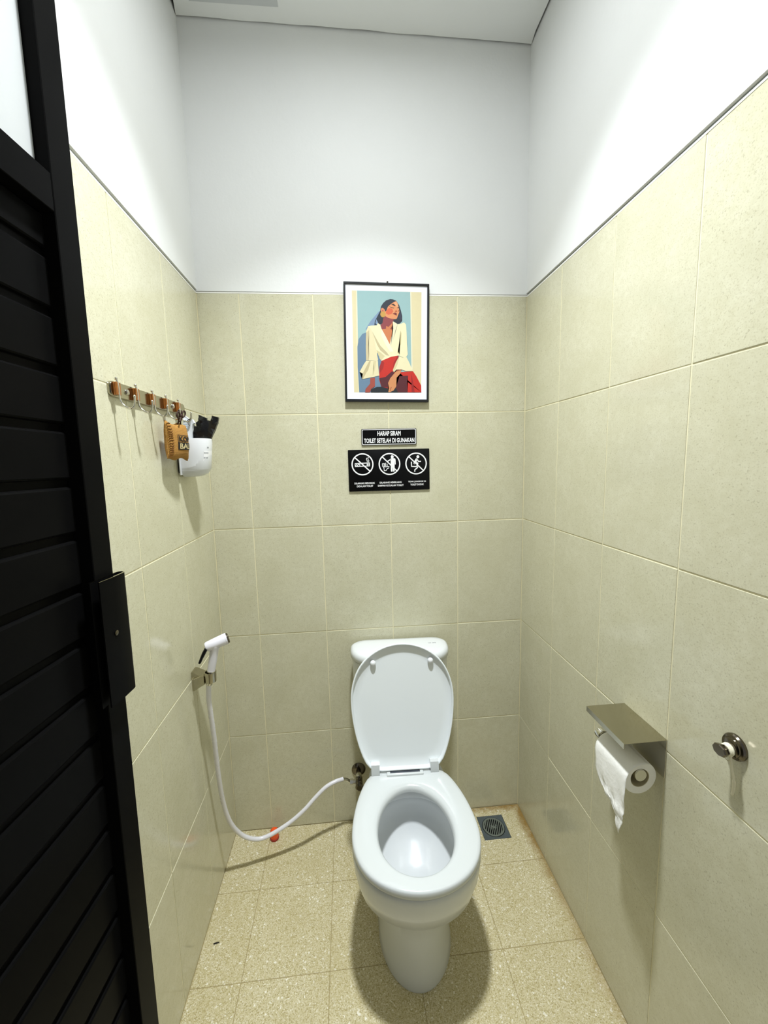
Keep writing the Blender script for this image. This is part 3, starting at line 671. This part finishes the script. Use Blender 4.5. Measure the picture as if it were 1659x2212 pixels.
ART = [
('E6D9AE',[(-1195,1714),(1211,1723),(1218,-1646),(-1168,-1665)]),
('9BBEBF',[(-1020,1715),(814,1717),(864,-960),(870,-1649),(-986,-1664)]),
('EEE8CC',[(814,1717),(854,1716),(900,-891),(864,-892)]),
('EEE8CC',[(-1047,1717),(-1016,1715),(-1007,752),(-1029,-131),(-981,-1663),(-1004,-1664),(-1052,-131)]),
('7E97B5',[(-252,1077),(-415,898),(-555,741),(-661,584),(-744,451),(-558,432),(-349,547),(-231,770)]),
('6A86A0',[(-721,351),(-849,305),(-983,125),(-1029,-131),(-1029,-802),(-986,-1664),(-203,-1658),(-194,-453),(-562,100)]),
('1B2433',[(121,1467),(-18,1422),(-122,1332),(-199,1221),(-229,1077),(-322,900),(-411,744),(-436,594),(-348,602),(-232,627),(-116,651),(-68,906),(211,803),(211,747),(350,655),(444,663),(538,754),(538,920),(492,1095),(434,1269),(330,1416),(214,1461)]),
('7E97B5',[(-365,800),(-296,669),(-359,624),(-398,667)]),
('2E2F45',[(433,1093),(491,1007),(519,832),(468,786),(433,895)]),
('8E3A3E',[(-79,928),(235,803),(217,648),(199,558),(93,446),(-187,466),(-232,605),(-150,673),(-127,817)]),
('D07C4A',[(-182,466),(-35,482),(-23,587),(51,545),(164,658),(199,724),(217,493),(185,336),(95,-22),(-48,243)]),
('7A2A20',[(199,625),(116,479),(163,465),(245,504)]),
('E2935F',[(330,1407),(248,1374),(143,1306),(39,1216),(-8,1094),(-85,1027),(-56,906),(37,854),(141,827),(281,808),(346,827),(398,961),(440,1061),(417,1181),(387,1323)]),
('D9633C',[(-20,1083),(74,1172),(189,1153),(223,1067),(165,978),(49,953),(-32,995)]),
('EBA877',[(248,1352),(325,1387),(375,1311),(394,1225),(329,1223),(283,1288)]),
('2A1512',[(138,1305),(236,1312),(306,1262),(288,1235),(201,1273)]),
('2A1512',[(68,1238),(154,1201),(264,1178),(236,1164),(154,1179)]),
('2A1512',[(370,1197),(422,1208),(426,1181),(364,1171)]),
('B5582E',[(317,1113),(370,1066),(328,1039),(278,1051)]),
('3A1210',[(387,1104),(433,1093),(421,1060)]),
('6E1512',[(198,987),(277,1029),(333,1021),(347,982),(337,920),(293,958)]),
('8F2A1E',[(212,992),(277,1020),(304,1003),(270,980)]),
('D98A60',[(-214,1100),(-186,1162),(-135,1172),(-70,1114),(-55,994),(-137,1010),(-194,1035)]),
('B5583C',[(-171,1079),(-124,1113),(-101,1036),(-141,1025)]),
('C99A45',[(-39,963),(-46,925),(-67,893),(-97,871),(-132,863),(-168,869),(-198,890),(-218,922),(-225,959),(-218,998),(-197,1030),(-166,1052),(-132,1060),(-96,1054),(-66,1033),(-47,1001)]),
('F2E8BE',[(-649,562),(-557,580),(-348,591),(-320,669),(-232,620),(-182,473),(-48,243),(95,-26),(186,325),(222,493),(206,732),(280,705),(374,646),(491,664),(596,711),(666,646),(690,346),(702,11),(730,-360),(678,-440),(584,-468),(407,-399),(136,-453),(-194,-588),(-265,-499),(-332,-231),(-382,-500),(-335,-591),(-733,-573),(-739,-126),(-720,385)]),
('EADDB2',[(-649,551),(-558,477),(-445,191),(-379,-231),(-316,-545),(-335,-591),(-733,-569),(-736,97),(-720,385)]),
('D2C29A',[(-722,340),(-616,431),(-645,-13),(-613,-347),(-640,-577),(-733,-562),(-736,97)]),
('C9BB92',[(-524,410),(-421,236),(-238,-73),(-5,-304),(77,-415),(-29,-395),(-239,-229),(-354,-30)]),
('DACD9F',[(-379,-231),(-239,-297),(-76,-428),(-195,-565),(-264,-487)]),
('D6C893',[(479,431),(509,342),(489,-15),(383,-264),(442,-365),(359,-309),(431,6)]),
('F6EFD2',[(-182,473),(-48,243),(95,-26),(230,-266),(113,-291),(-73,-3),(-200,262)]),
('E8E2C0',[(206,732),(374,646),(304,450),(220,115),(137,-66),(102,-26),(186,325),(222,493)]),
('EADFB5',[(-732,-591),(-323,-590),(-303,-861),(-276,-1087),(-575,-1154),(-881,-1212),(-855,-1025),(-966,-970),(-828,-732)]),
('C8B98F',[(-628,-605),(-569,-599),(-666,-910),(-737,-1001),(-845,-1207),(-881,-1212),(-855,-1025),(-759,-844)]),
('D9CCA0',[(-476,-603),(-382,-595),(-431,-885),(-505,-1113),(-478,-840)]),
('C9210F',[(-194,-588),(135,-448),(371,-404),(442,-466),(264,-831),(228,-944),(464,-964),(916,-925),(1036,-1095),(1211,-1415),(1218,-1646),(367,-1653),(-202,-1474),(-282,-1224),(-267,-793)]),
('A5140F',[(-194,-592),(-101,-632),(-138,-836),(-268,-1019),(-267,-793)]),
('54101C',[(-280,-1178),(-57,-1130),(157,-946),(228,-944),(334,-1115),(738,-1076),(702,-1328),(726,-1650),(320,-1653),(225,-1516),(-202,-1474)]),
('9C0F10',[(371,-404),(466,-470),(276,-650),(204,-855),(229,-650)]),
('9C0F10',[(857,-1006),(917,-1280),(978,-1648),(870,-1649),(869,-1327)]),
('F0E6BC',[(430,-421),(560,-469),(683,-445),(797,-665),(911,-918),(654,-921),(512,-869),(323,-876),(239,-972),(199,-900),(300,-649)]),
('DCCFA0',[(430,-444),(371,-693),(239,-972),(199,-900),(300,-649)]),
('131A24',[(-485,-1522),(-367,-1475),(-202,-1470),(59,-1522),(320,-1515),(379,-1653),(-581,-1660),(-575,-1569)]),
('A64A3C',[(-595,-1177),(-430,-1157),(-433,-1453),(-567,-1546),(-609,-1660),(-781,-1662),(-763,-1548),(-601,-1363)]),
('D58F5C',[(303,-948),(493,-896),(465,-1010),(333,-1149),(321,-1447),(225,-1589),(86,-1651),(34,-1637),(64,-1517),(31,-1335),(108,-1174)]),
('A8583A',[(476,-869),(548,-886),(311,-944),(322,-903)]),
('A8583A',[(130,-1471),(159,-1483),(106,-1620),(87,-1628)]),
]
# ------------------------------------------------------------------ left wall: hook rail, pouch, cup and its contents
WX = -W
rk = empty('coat_hook_rail', (WX, -.3975, 1.593), label='steel rail with five amber-blocked hooks on left wall', cat='hook rail')
rk.rotation_euler = (math.radians(.35), 0, 0)
bm = bmesh.new(); hl, hh, rr = .195, .0155, .012; pts = []
for cx, cy, a0 in ((hl-rr, hh-rr, 0), (-hl+rr, hh-rr, 90), (-hl+rr, -hh+rr, 180), (hl-rr, -hh+rr, 270)):
    for k in range(6):
        a = math.radians(a0+90*k/5); pts.append((cx+rr*math.cos(a), cy+rr*math.sin(a)))
loft(bm, [[(x, p[0], p[1]) for p in pts] for x in (.0005, .0065)] + [[(.0075, p[0]*.997, p[1]*.96) for p in pts]])
obj('rail', bm, M_STEEL, rk, 40)
HY = [-.578, -.499, -.419, -.342, -.262]
hk = []
for i, y in enumerate(HY):
    ly = y+.3975
    bm = bmesh.new(); tube(bm, catmull([(.0125, ly, .018), (.0145, ly, .012), (.0155, ly, 0), (.0155, ly, -.014), (.018, ly, -.028), (.028, ly, -.038), (.036, ly, -.040), (.043, ly, -.034), (.0455, ly, -.020), (.0455, ly, -.017)], 5), .0022, 10)
    ball(bm, (.0120, ly, .0205), .0034, 10, 6); ball(bm, (.0455, ly, -.0155), .0030, 10, 6)
    h = obj('hook', bm, M_CHROME, rk, 60)
    bm = bmesh.new(); box(bm, (.0076, ly-.0075, -.0130), (.0120, ly+.0075, .0130), .0008); box(bm, (.0121, ly-.0075, -.0130), (.0165, ly-.0022, .0130), .0006); box(bm, (.0121, ly+.0022, -.0130), (.0165, ly+.0075, .0130), .0006)
    obj('block', bm, M_AMBER, h, 30, 'amber block on the hook' if i == 0 else None)
for y in (-.530, -.290):
    bm = bmesh.new(); lathe(bm, [(.0065, .0074), (.0065, .0085), (.0050, .0115), (.002, .0125)], 16, 'X', (0, y+.3975, 0)); obj('screw', bm, M_CHROME, rk, 40)

# scented burlap pouch hanging from the fourth hook
PC = Vector((WX+.032, -.345, 1.495))
po = empty('scent_pouch', PC, label='small brown burlap pouch with black lettering hung from the hook rail', cat='pouch')
po.rotation_euler = (0, math.radians(0), math.radians(-11.0))
PW, PH, PT = .046, .0490, .0180
def pil(u, v, side):
    """pillow surface: u,v in -1..1; pinched edges, corners drawn out"""
    e = (1-abs(u)**2.4)*(1-abs(v)**2.4); b = max(e, 0)**.55
    cu = 1 - .07*(1-v*v)*abs(u)**3; cv = 1 - .05*(1-u*u)*abs(v)**3
    w = .0014*noise.noise(Vector((u*2.4, v*2.4, side*3.0)))
    return Vector((side*(PT*b + .0008) + w*b*side, u*PW*cu, v*PH*cv + .003*math.sin(u*5)*abs(v)**4))
bm = bmesh.new(); NU, NV = 20, 20
for side in (1, -1):
    g = [[bm.verts.new(pil(-1+2*i/NU, -1+2*j/NV, side)) for i in range(NU+1)] for j in range(NV+1)]
    for j in range(NV):
        for i in range(NU): bm.faces.new((g[j][i], g[j][i+1], g[j+1][i+1], g[j+1][i]))
bmesh.ops.remove_doubles(bm, verts=bm.verts, dist=.0019)
obj('sack', bm, M_BURLAP, po, 80)
bm = bmesh.new()
for k in range(15):
    v = -.86+1.72*k/14
    tube(bm, [pil(-.97, v, 1)+Vector((.0008, 0, 0)), pil(-.84, v+.045*math.sin(k), 1)+Vector((.0014, 0, 0)), pil(-.76, v+.03, 1)+Vector((.0008, 0, 0))], .0008, 5)
obj('stitching', bm, M_STITCH, po, 60)
def on_pouch(bm):
    for v in bm.verts:
        u, w = v.co.x/PW, v.co.z/PH; l = v.co.y
        v.co = pil(max(-.99, min(.99, u)), max(-.99, min(.99, w)), 1) + Vector((l, 0, 0))
def subdiv_flat(bm, n): bmesh.ops.subdivide_edges(bm, edges=bm.edges, cuts=n, use_grid_fill=True)
bm = bmesh.new()
flat(bm, [(-.022, -.0225), (.036, -.0225), (.036, -.0035), (-.022, -.0035)], .0011, 0)
for a in ([(-.022, .0145), (.036, .0145), (.036, .0160), (-.022, .0160)], [(-.022, -.0035), (-.0205, -.0035), (-.0205, .0145), (-.022, .0145)], [(.0345, -.0035), (.036, -.0035), (.036, .0145), (.0345, .0145)]): flat(bm, a, .0011, 0)
subdiv_flat(bm, 9)
t = bmesh.new(); text_bm(t, 'KOPI', .009, .0055, .054, .0145, .0012, .03); text_bm(t, 'BALI', .009, -.013, .052, .0140, .0019, .02, 1)
bmesh.ops.triangulate(t, faces=t.faces); bmesh.ops.subdivide_edges(t, edges=[e for e in t.edges if e.calc_length() > .004], cuts=1)
on_pouch(bm); on_pouch(t)
me = flat_mesh('print', bm, [M_INK]); obj('print_block', me, None, po)
me = flat_mesh('lettering', t, [M_INK, plain('tan lettering', 'C9B98A', .9)]); obj('lettering', me, None, po)
bm = bmesh.new(); hookp = Vector((WX+.0455, -.342, 1.575)) - PC
hookp = Matrix.Rotation(-math.radians(-11.0), 3, 'Z') @ hookp
tp = Vector((.004, .006, .047))
tube(bm, catmull([tp+Vector((0, -.004, -.006)), tp+Vector((.004, -.002, .008)), hookp+Vector((-.004, -.006, -.014)), hookp+Vector((-.006, .0, -.001)), hookp+Vector((.001, .003, .001)), hookp+Vector((.003, .004, -.014)), tp+Vector((.004, .006, .006)), tp+Vector((0, .012, -.008))], 6), .0019, 7)
tube(bm, catmull([hookp+Vector((0, 0, -.012)), hookp+Vector((.004, -.014, -.004)), hookp+Vector((.002, -.020, -.014)), hookp+Vector((0, -.008, -.020)), hookp+Vector((.001, .006, -.018)), hookp+Vector((.003, .018, -.008)), hookp+Vector((.003, .014, .001)), hookp+Vector((0, 0, -.012))], 6), .0021, 7)
tube(bm, catmull([hookp+Vector((.002, -.002, -.016)), hookp+Vector((.006, -.012, -.026)), hookp+Vector((.006, -.016, -.030))], 5), .0019, 7)
ball(bm, hookp+Vector((.002, -.001, -.013)), .0052, 12, 7); obj('cord', bm, M_BROWN, po, 60, 'dark brown cord tied in a bow')

# white cup
CU = Vector((WX, -.228, 1.398))
cp = empty('wall_cup', CU, label='white plastic half-round cup fixed to left wall, holding bags', cat='cup')
def cring(z, hw, dp, off=.010, N=26):
    pts = []
    for k in range(N+1):
        a = math.pi*(k/N) - math.pi/2; e = .72
        c, s = math.cos(a), math.sin(a)
        pts.append((off + dp*abs(c)**e, hw*(1 if s > 0 else -1)*abs(s)**.85, z))
    return pts
bm = bmesh.new()
CR = [(.000, .024, .034), (.0025, .032, .046), (.008, .0385, .0555), (.018, .0425, .0625), (.032, .0445, .0665), (.060, .0470, .0705), (.107, .0505, .0755), (.109, .0500, .0750)]
CI = [(.108, .0490, .0735), (.060, .0460, .0695), (.022, .0432, .0655), (.008, .036, .056)]
loft(bm, [cring(z, w, d) for z, w, d in CR] + [cring(z, w, d, .0115) for z, w, d in CI]); obj('cup', bm, M_WPLAST, cp, 50)
bm = bmesh.new(); box(bm, (.0003, -.040, .012), (.0030, .040, .100), .001); obj('mount', bm, M_BLACK, cp, label='dark mounting plate behind the cup')
bm = bmesh.new(); box(bm, (.0068, -.051, .006), (.0098, .051, .110), .0012, 2); obj('back_plate', bm, M_WPLAST, cp)
def cpt(ang, z, lift=.0004):
    """point on the cup's outside"""
    i = max(j for j in range(len(CR)) if CR[j][0] <= z); a, b = CR[i], CR[min(i+1, len(CR)-1)]; f = (z-a[0])/max(b[0]-a[0], 1e-6)
    hw, dp = a[1]+(b[1]-a[1])*f, a[2]+(b[2]-a[2])*f; c, s = math.cos(ang), math.sin(ang)
    p = Vector((.010+dp*abs(c)**.72, hw*(1 if s > 0 else -1)*abs(s)**.85, z)); return p + Vector((c, s*.7, 0)).normalized()*lift
bm = bmesh.new(); A0, A1 = math.radians(-38), math.radians(8); n = 10
loft(bm, [[cpt(A0+(A1-A0)*k/n, z) for k in range(n+1)] for z in (.036, .048, .060, .074)], False, False, closed=False); lb = obj('label', bm, M_WHITE, cp, 80, 'small white paper label on the cup')
bm = bmesh.new()
for z, segs in ((.066, ((-36, -33), (-32, -31), (-30, -26), (-24, -22), (-21, -18))), (.052, ((-37, -33.5), (-32.5, -31), (-28, -25), (-24, -20))), (.082, ((-24, -21), (-20, -17)))):
    for a, b in segs: loft(bm, [[cpt(math.radians(a+(b-a)*k/2), z+dz, .0007) for k in range(3)] for dz in (0, .0035)], False, False, closed=False)
obj('print', bm, M_GREYINK, lb, 80, 'small illegible grey marks')

def sheet_prism(poly, y, th, bulge, mat, name, label, cat, fold=0):
    """crumpled bag cut to an outline (x,z), standing in the cup"""
    base = Vector((sum(p[0] for p in poly)/len(poly), y, min(p[1] for p in poly)))
    bm = bmesh.new()
    f = bm.faces.new([bm.verts.new((p[0], y, p[1])) for p in poly])
    r = bmesh.ops.extrude_face_region(bm, geom=[f]); vs = [v for v in r['geom'] if isinstance(v, bmesh.types.BMVert)]
    bmesh.ops.translate(bm, vec=(0, th, 0), verts=vs)
    bmesh.ops.triangulate(bm, faces=bm.faces); bmesh.ops.subdivide_edges(bm, edges=[e for e in bm.edges if e.calc_length() > .007], cuts=2)
    bmesh.ops.triangulate(bm, faces=bm.faces)
    cxm = sum(p[0] for p in poly)/len(poly)
    for v in bm.verts:
        d = noise.noise(v.co*70)*bulge + noise.noise(v.co*180)*bulge*.5
        v.co.y += d; v.co -= base
    o = obj(name, bm, mat, loc=base, angle=25); return tag(o, label, cat)
BAG = [(-1.0849,1.5763),(-1.0629,1.5663),(-1.0645,1.5619),(-1.0527,1.5585),(-1.0484,1.5738),(-1.0303,1.5685),(-1.0334,1.5524),(-1.0475,1.5242),(-1.0575,1.5050),(-1.064,1.430),(-1.102,1.430),(-1.1080,1.5162),(-1.1084,1.542),(-1.1046,1.5496),(-1.095,1.5431),(-1.0948,1.5546),(-1.0881,1.5597)]
sheet_prism(BAG, -.231, .012, .006, M_BAG, 'black_bag', 'crumpled black plastic bag standing up in the wall cup', 'bag')
PK = [(-1.1185,1.5734),(-1.1122,1.5689),(-1.1018,1.560),(-1.0955,1.5612),(-1.0913,1.551),(-1.0967,1.5461),(-1.101,1.5133),(-1.102,1.435),(-1.119,1.435),(-1.122,1.5164),(-1.121,1.5679)]
pk = sheet_prism(PK, -.254, .010, .0035, M_PACK, 'white_packet', 'white printed packet standing in the wall cup beside the black bag', 'packet')
bm = bmesh.new(); b0 = pk.location
for z, a, b in ((1.553, -1.119, -1.114), (1.546, -1.119, -1.1085), (1.541, -1.118, -1.107), (1.534, -1.118, -1.108)):
    box(bm, (a-b0.x, -.262-b0.y, z-b0.z), (b-b0.x, -.2585-b0.y, z+.0022-b0.z))
obj('print', bm, M_BLUEP, pk)
bm = bmesh.new(); S0 = Vector((-1.102, -.262, 1.5428))
tube(bm, catmull([Vector((x, -.262, z))-S0 for x, z in ((-1.094,1.5744),(-1.095,1.5689),(-1.0993,1.5615),(-1.1063,1.5578),(-1.1063,1.5504),(-1.102,1.5428))], 5), [.0012]*16+[.0007]*10, 7)
obj('drawstring', bm, M_INK, pk, 60, 'dark curled strip across the packet').location = S0 - b0

# ------------------------------------------------------------------ back wall: picture and two signs
ART_A = math.radians(.95)
pf = empty('framed_picture', (-.5069, -.0005, 1.8357), label='black-framed portrait print of a woman in cream blouse and red skirt', cat='picture')
pf.rotation_euler = (0, ART_A, 0)
FW, FH, FB = .1475, .1985, .0072
for a, b in (((-FW, -FH), (FW, -FH+FB*1.25)), ((-FW, FH-FB), (FW, FH)), ((-FW, -FH+FB*1.25), (-FW+FB*.92, FH-FB)), ((FW-FB*.92, -FH+FB*1.25), (FW, FH-FB))):
    obj('frame_bar', newbox((a[0], -.0145, a[1]), (b[0], -.0005, b[1]), .0008), M_BFRAME, pf)
obj('mount', newbox((-FW+.004, -.0105, -FH+.004), (FW-.004, -.002, FH-.004)), M_MAT, pf, label='white mount round the print')
bm = bmesh.new(); mats = []; idx = {}
for i, (c, pts) in enumerate(ART):
    if c not in idx: idx[c] = len(mats); mats.append(plain('print '+c, tuple(v*.80 for v in lin(c)), .6, var=.03, scale=60))
    f = flat(bm, [(x*1e-4, z*1e-4) for x, z in pts], -.0106-.00003*i, idx[c])
bmesh.ops.triangulate(bm, faces=bm.faces, ngon_method='EAR_CLIP')
obj('print', flat_mesh('print', bm, mats), None, pf, label='printed illustration of a seated woman')
bm = bmesh.new(); lathe(bm, [(.0016, 0), (.0016, -.008), (.0032, -.0085), (.0032, -.0098)], 10, 'Y', (.003, 0, FH+.0035)); tube(bm, [(-.004, -.004, FH-.002), (.003, -.005, FH+.004), (.010, -.004, FH-.002)], .0008, 6); obj('hanger', bm, M_DCHROME, pf)

def plate(w, h, t, r):
    bm = bmesh.new(); pts = []
    for cx, cy, a0 in ((w-r, h-r, 0), (-w+r, h-r, 90), (-w+r, -h+r, 180), (w-r, -h+r, 270)):
        for k in range(5):
            a = math.radians(a0+90*k/4); pts.append((cx+r*math.cos(a), cy+r*math.sin(a)))
    loft(bm, [[(x, -.0004, z) for x, z in pts], [(x, -t+.0004, z) for x, z in pts], [(x*.997, -t, z*.994) for x, z in pts]]); return bm, pts
s1 = empty('flush_sign', (-.5057, 0, 1.5160), label='small black sign with white border reading HARAP SIRAM on back wall', cat='sign')
bm, pts = plate(.0995, .0288, .0045, .004); obj('plate', bm, M_BLACK, s1)
bm = bmesh.new(); T = -.0047
o1 = [(x*.978, z*.94) for x, z in pts]; o2 = [(x*.958, z*.875) for x, z in pts]
for i in range(len(pts)): j = (i+1) % len(pts); flat(bm, [o1[i], o1[j], o2[j], o2[i]], T)
obj('border', flat_mesh('border', bm, M_WHITE), None, s1)
bm = bmesh.new(); text_bm(bm, 'HARAP SIRAM', 0, .0120, .084, .0170, T, .026); text_bm(bm, 'TOILET SETELAH DI GUNAKAN', .0005, -.0128, .182, .0160, T, .026)
obj('lettering', flat_mesh('lettering', bm, M_WHITE), None, s1)
s2 = empty('rules_sign', (-.5075, 0, 1.3973), label='larger black sign with three crossed-out pictograms on back wall', cat='sign')
bm, pts = plate(.1475, .0745, .0055, .0025); obj('plate', bm, M_BLACK, s2)
T = -.0057; Q = .0002235
def PX(c, pts): return [((x-c[0])*Q, -(z-c[1])*Q) for x, z in pts]
def picto(cx, cz, draw):
    bm = bmesh.new(); ring2(bm, (0, 0), .0352, .0396, T); draw(bm)
    o = obj('pictogram', flat_mesh('pictogram', bm, M_WHITE), None, s2, loc=(cx, 0, cz))
    return o
def d1(bm):
    c = (392, 705); stroke(bm, PX(c, [(272, 595), (508, 815)]), .0042, T-.0002)
    L = lambda p, w=.0022: stroke(bm, PX(c, p), w, T)
    L([(268, 690), (512, 684)], .003); L([(268, 737), (512, 733)], .003); L([(272, 690), (272, 737)]); L([(350, 688), (350, 736)]); L([(468, 684), (468, 734)], .0036); L([(484, 684), (484, 734)], .0020); L([(498, 684), (498, 734)], .0020); L([(508, 684), (508, 734)])
    L([(278, 722), (296, 706), (310, 722), (326, 702), (346, 716)], .003)
    L([(470, 602), (455, 618), (458, 634), (472, 650), (466, 672)]); L([(492, 592), (480, 610), (484, 630), (498, 648), (490, 672)])
def d2(bm):
    c = (830, 697); stroke(bm, PX(c, [(715, 580), (945, 808)]), .0040, T-.0002)
    L = lambda p, w=.0022: stroke(bm, PX(c, p), w, T)
    disc2(bm, PX(c, [(877, 581)])[0], .0054, T)
    flat(bm, PX(c, [(848, 612), (858, 604), (910, 604), (926, 616), (931, 640), (932, 705), (918, 708), (914, 650), (912, 815), (904, 822), (886, 820), (882, 720), (878, 820), (862, 823), (850, 815), (850, 640)]), T)
    L([(858, 618), (820, 642), (786, 662)], .0040)
    L([(714, 688), (716, 735), (742, 735), (740, 684), (714, 688)], .0024); L([(752, 684), (758, 730)], .0022); L([(766, 676), (772, 728)], .0018); L([(790, 690), (796, 726)], .002)
    L([(730, 742), (826, 738), (818, 762), (790, 772), (772, 802), (742, 804), (740, 768), (728, 742)], .0024)
def d3(bm):
    c = (1265, 683); stroke(bm, PX(c, [(1150, 572), (1380, 795)]), .0040, T-.0002)
    L = lambda p, w=.0036: stroke(bm, PX(c, p), w, T)
    disc2(bm, PX(c, [(1296, 574)])[0], .0053, T)
    flat(bm, PX(c, [(1262, 602), (1278, 598), (1290, 612), (1280, 640), (1262, 680), (1242, 698), (1226, 690), (1224, 672), (1244, 630)]), T)
    L([(1282, 612), (1304, 650), (1346, 650)], .0040); L([(1188, 652), (1190, 728), (1276, 732)], .0042)
    L([(1236, 690), (1280, 668), (1294, 676), (1276, 728)], .0044); L([(1294, 732), (1280, 756), (1244, 782), (1241, 816)], .0040)
picto(-.0966, .0225, d1); picto(.0010, .0215, d2); picto(.0983, .0210, d3)
bm = bmesh.new()
for s, cx, cz, w in (('DILARANG MEROKOK', -.0905, -.0455, .0740), ('DIDALAM TOILET', -.0898, -.0563, .0590), ('DILARANG MEMBUANG', .0040, -.0452, .0800), ('SAMPAH KE DALAM TOILET', .0040, -.0560, .0945), ('TIDAK JONGKOK DI', .1010, -.0448, .0655), ('TOILET DUDUK', .1012, -.0553, .0495)):
    text_bm(bm, s, cx, cz, w, .0066, T, .026)
obj('lettering', flat_mesh('lettering', bm, M_WHITE), None, s2)
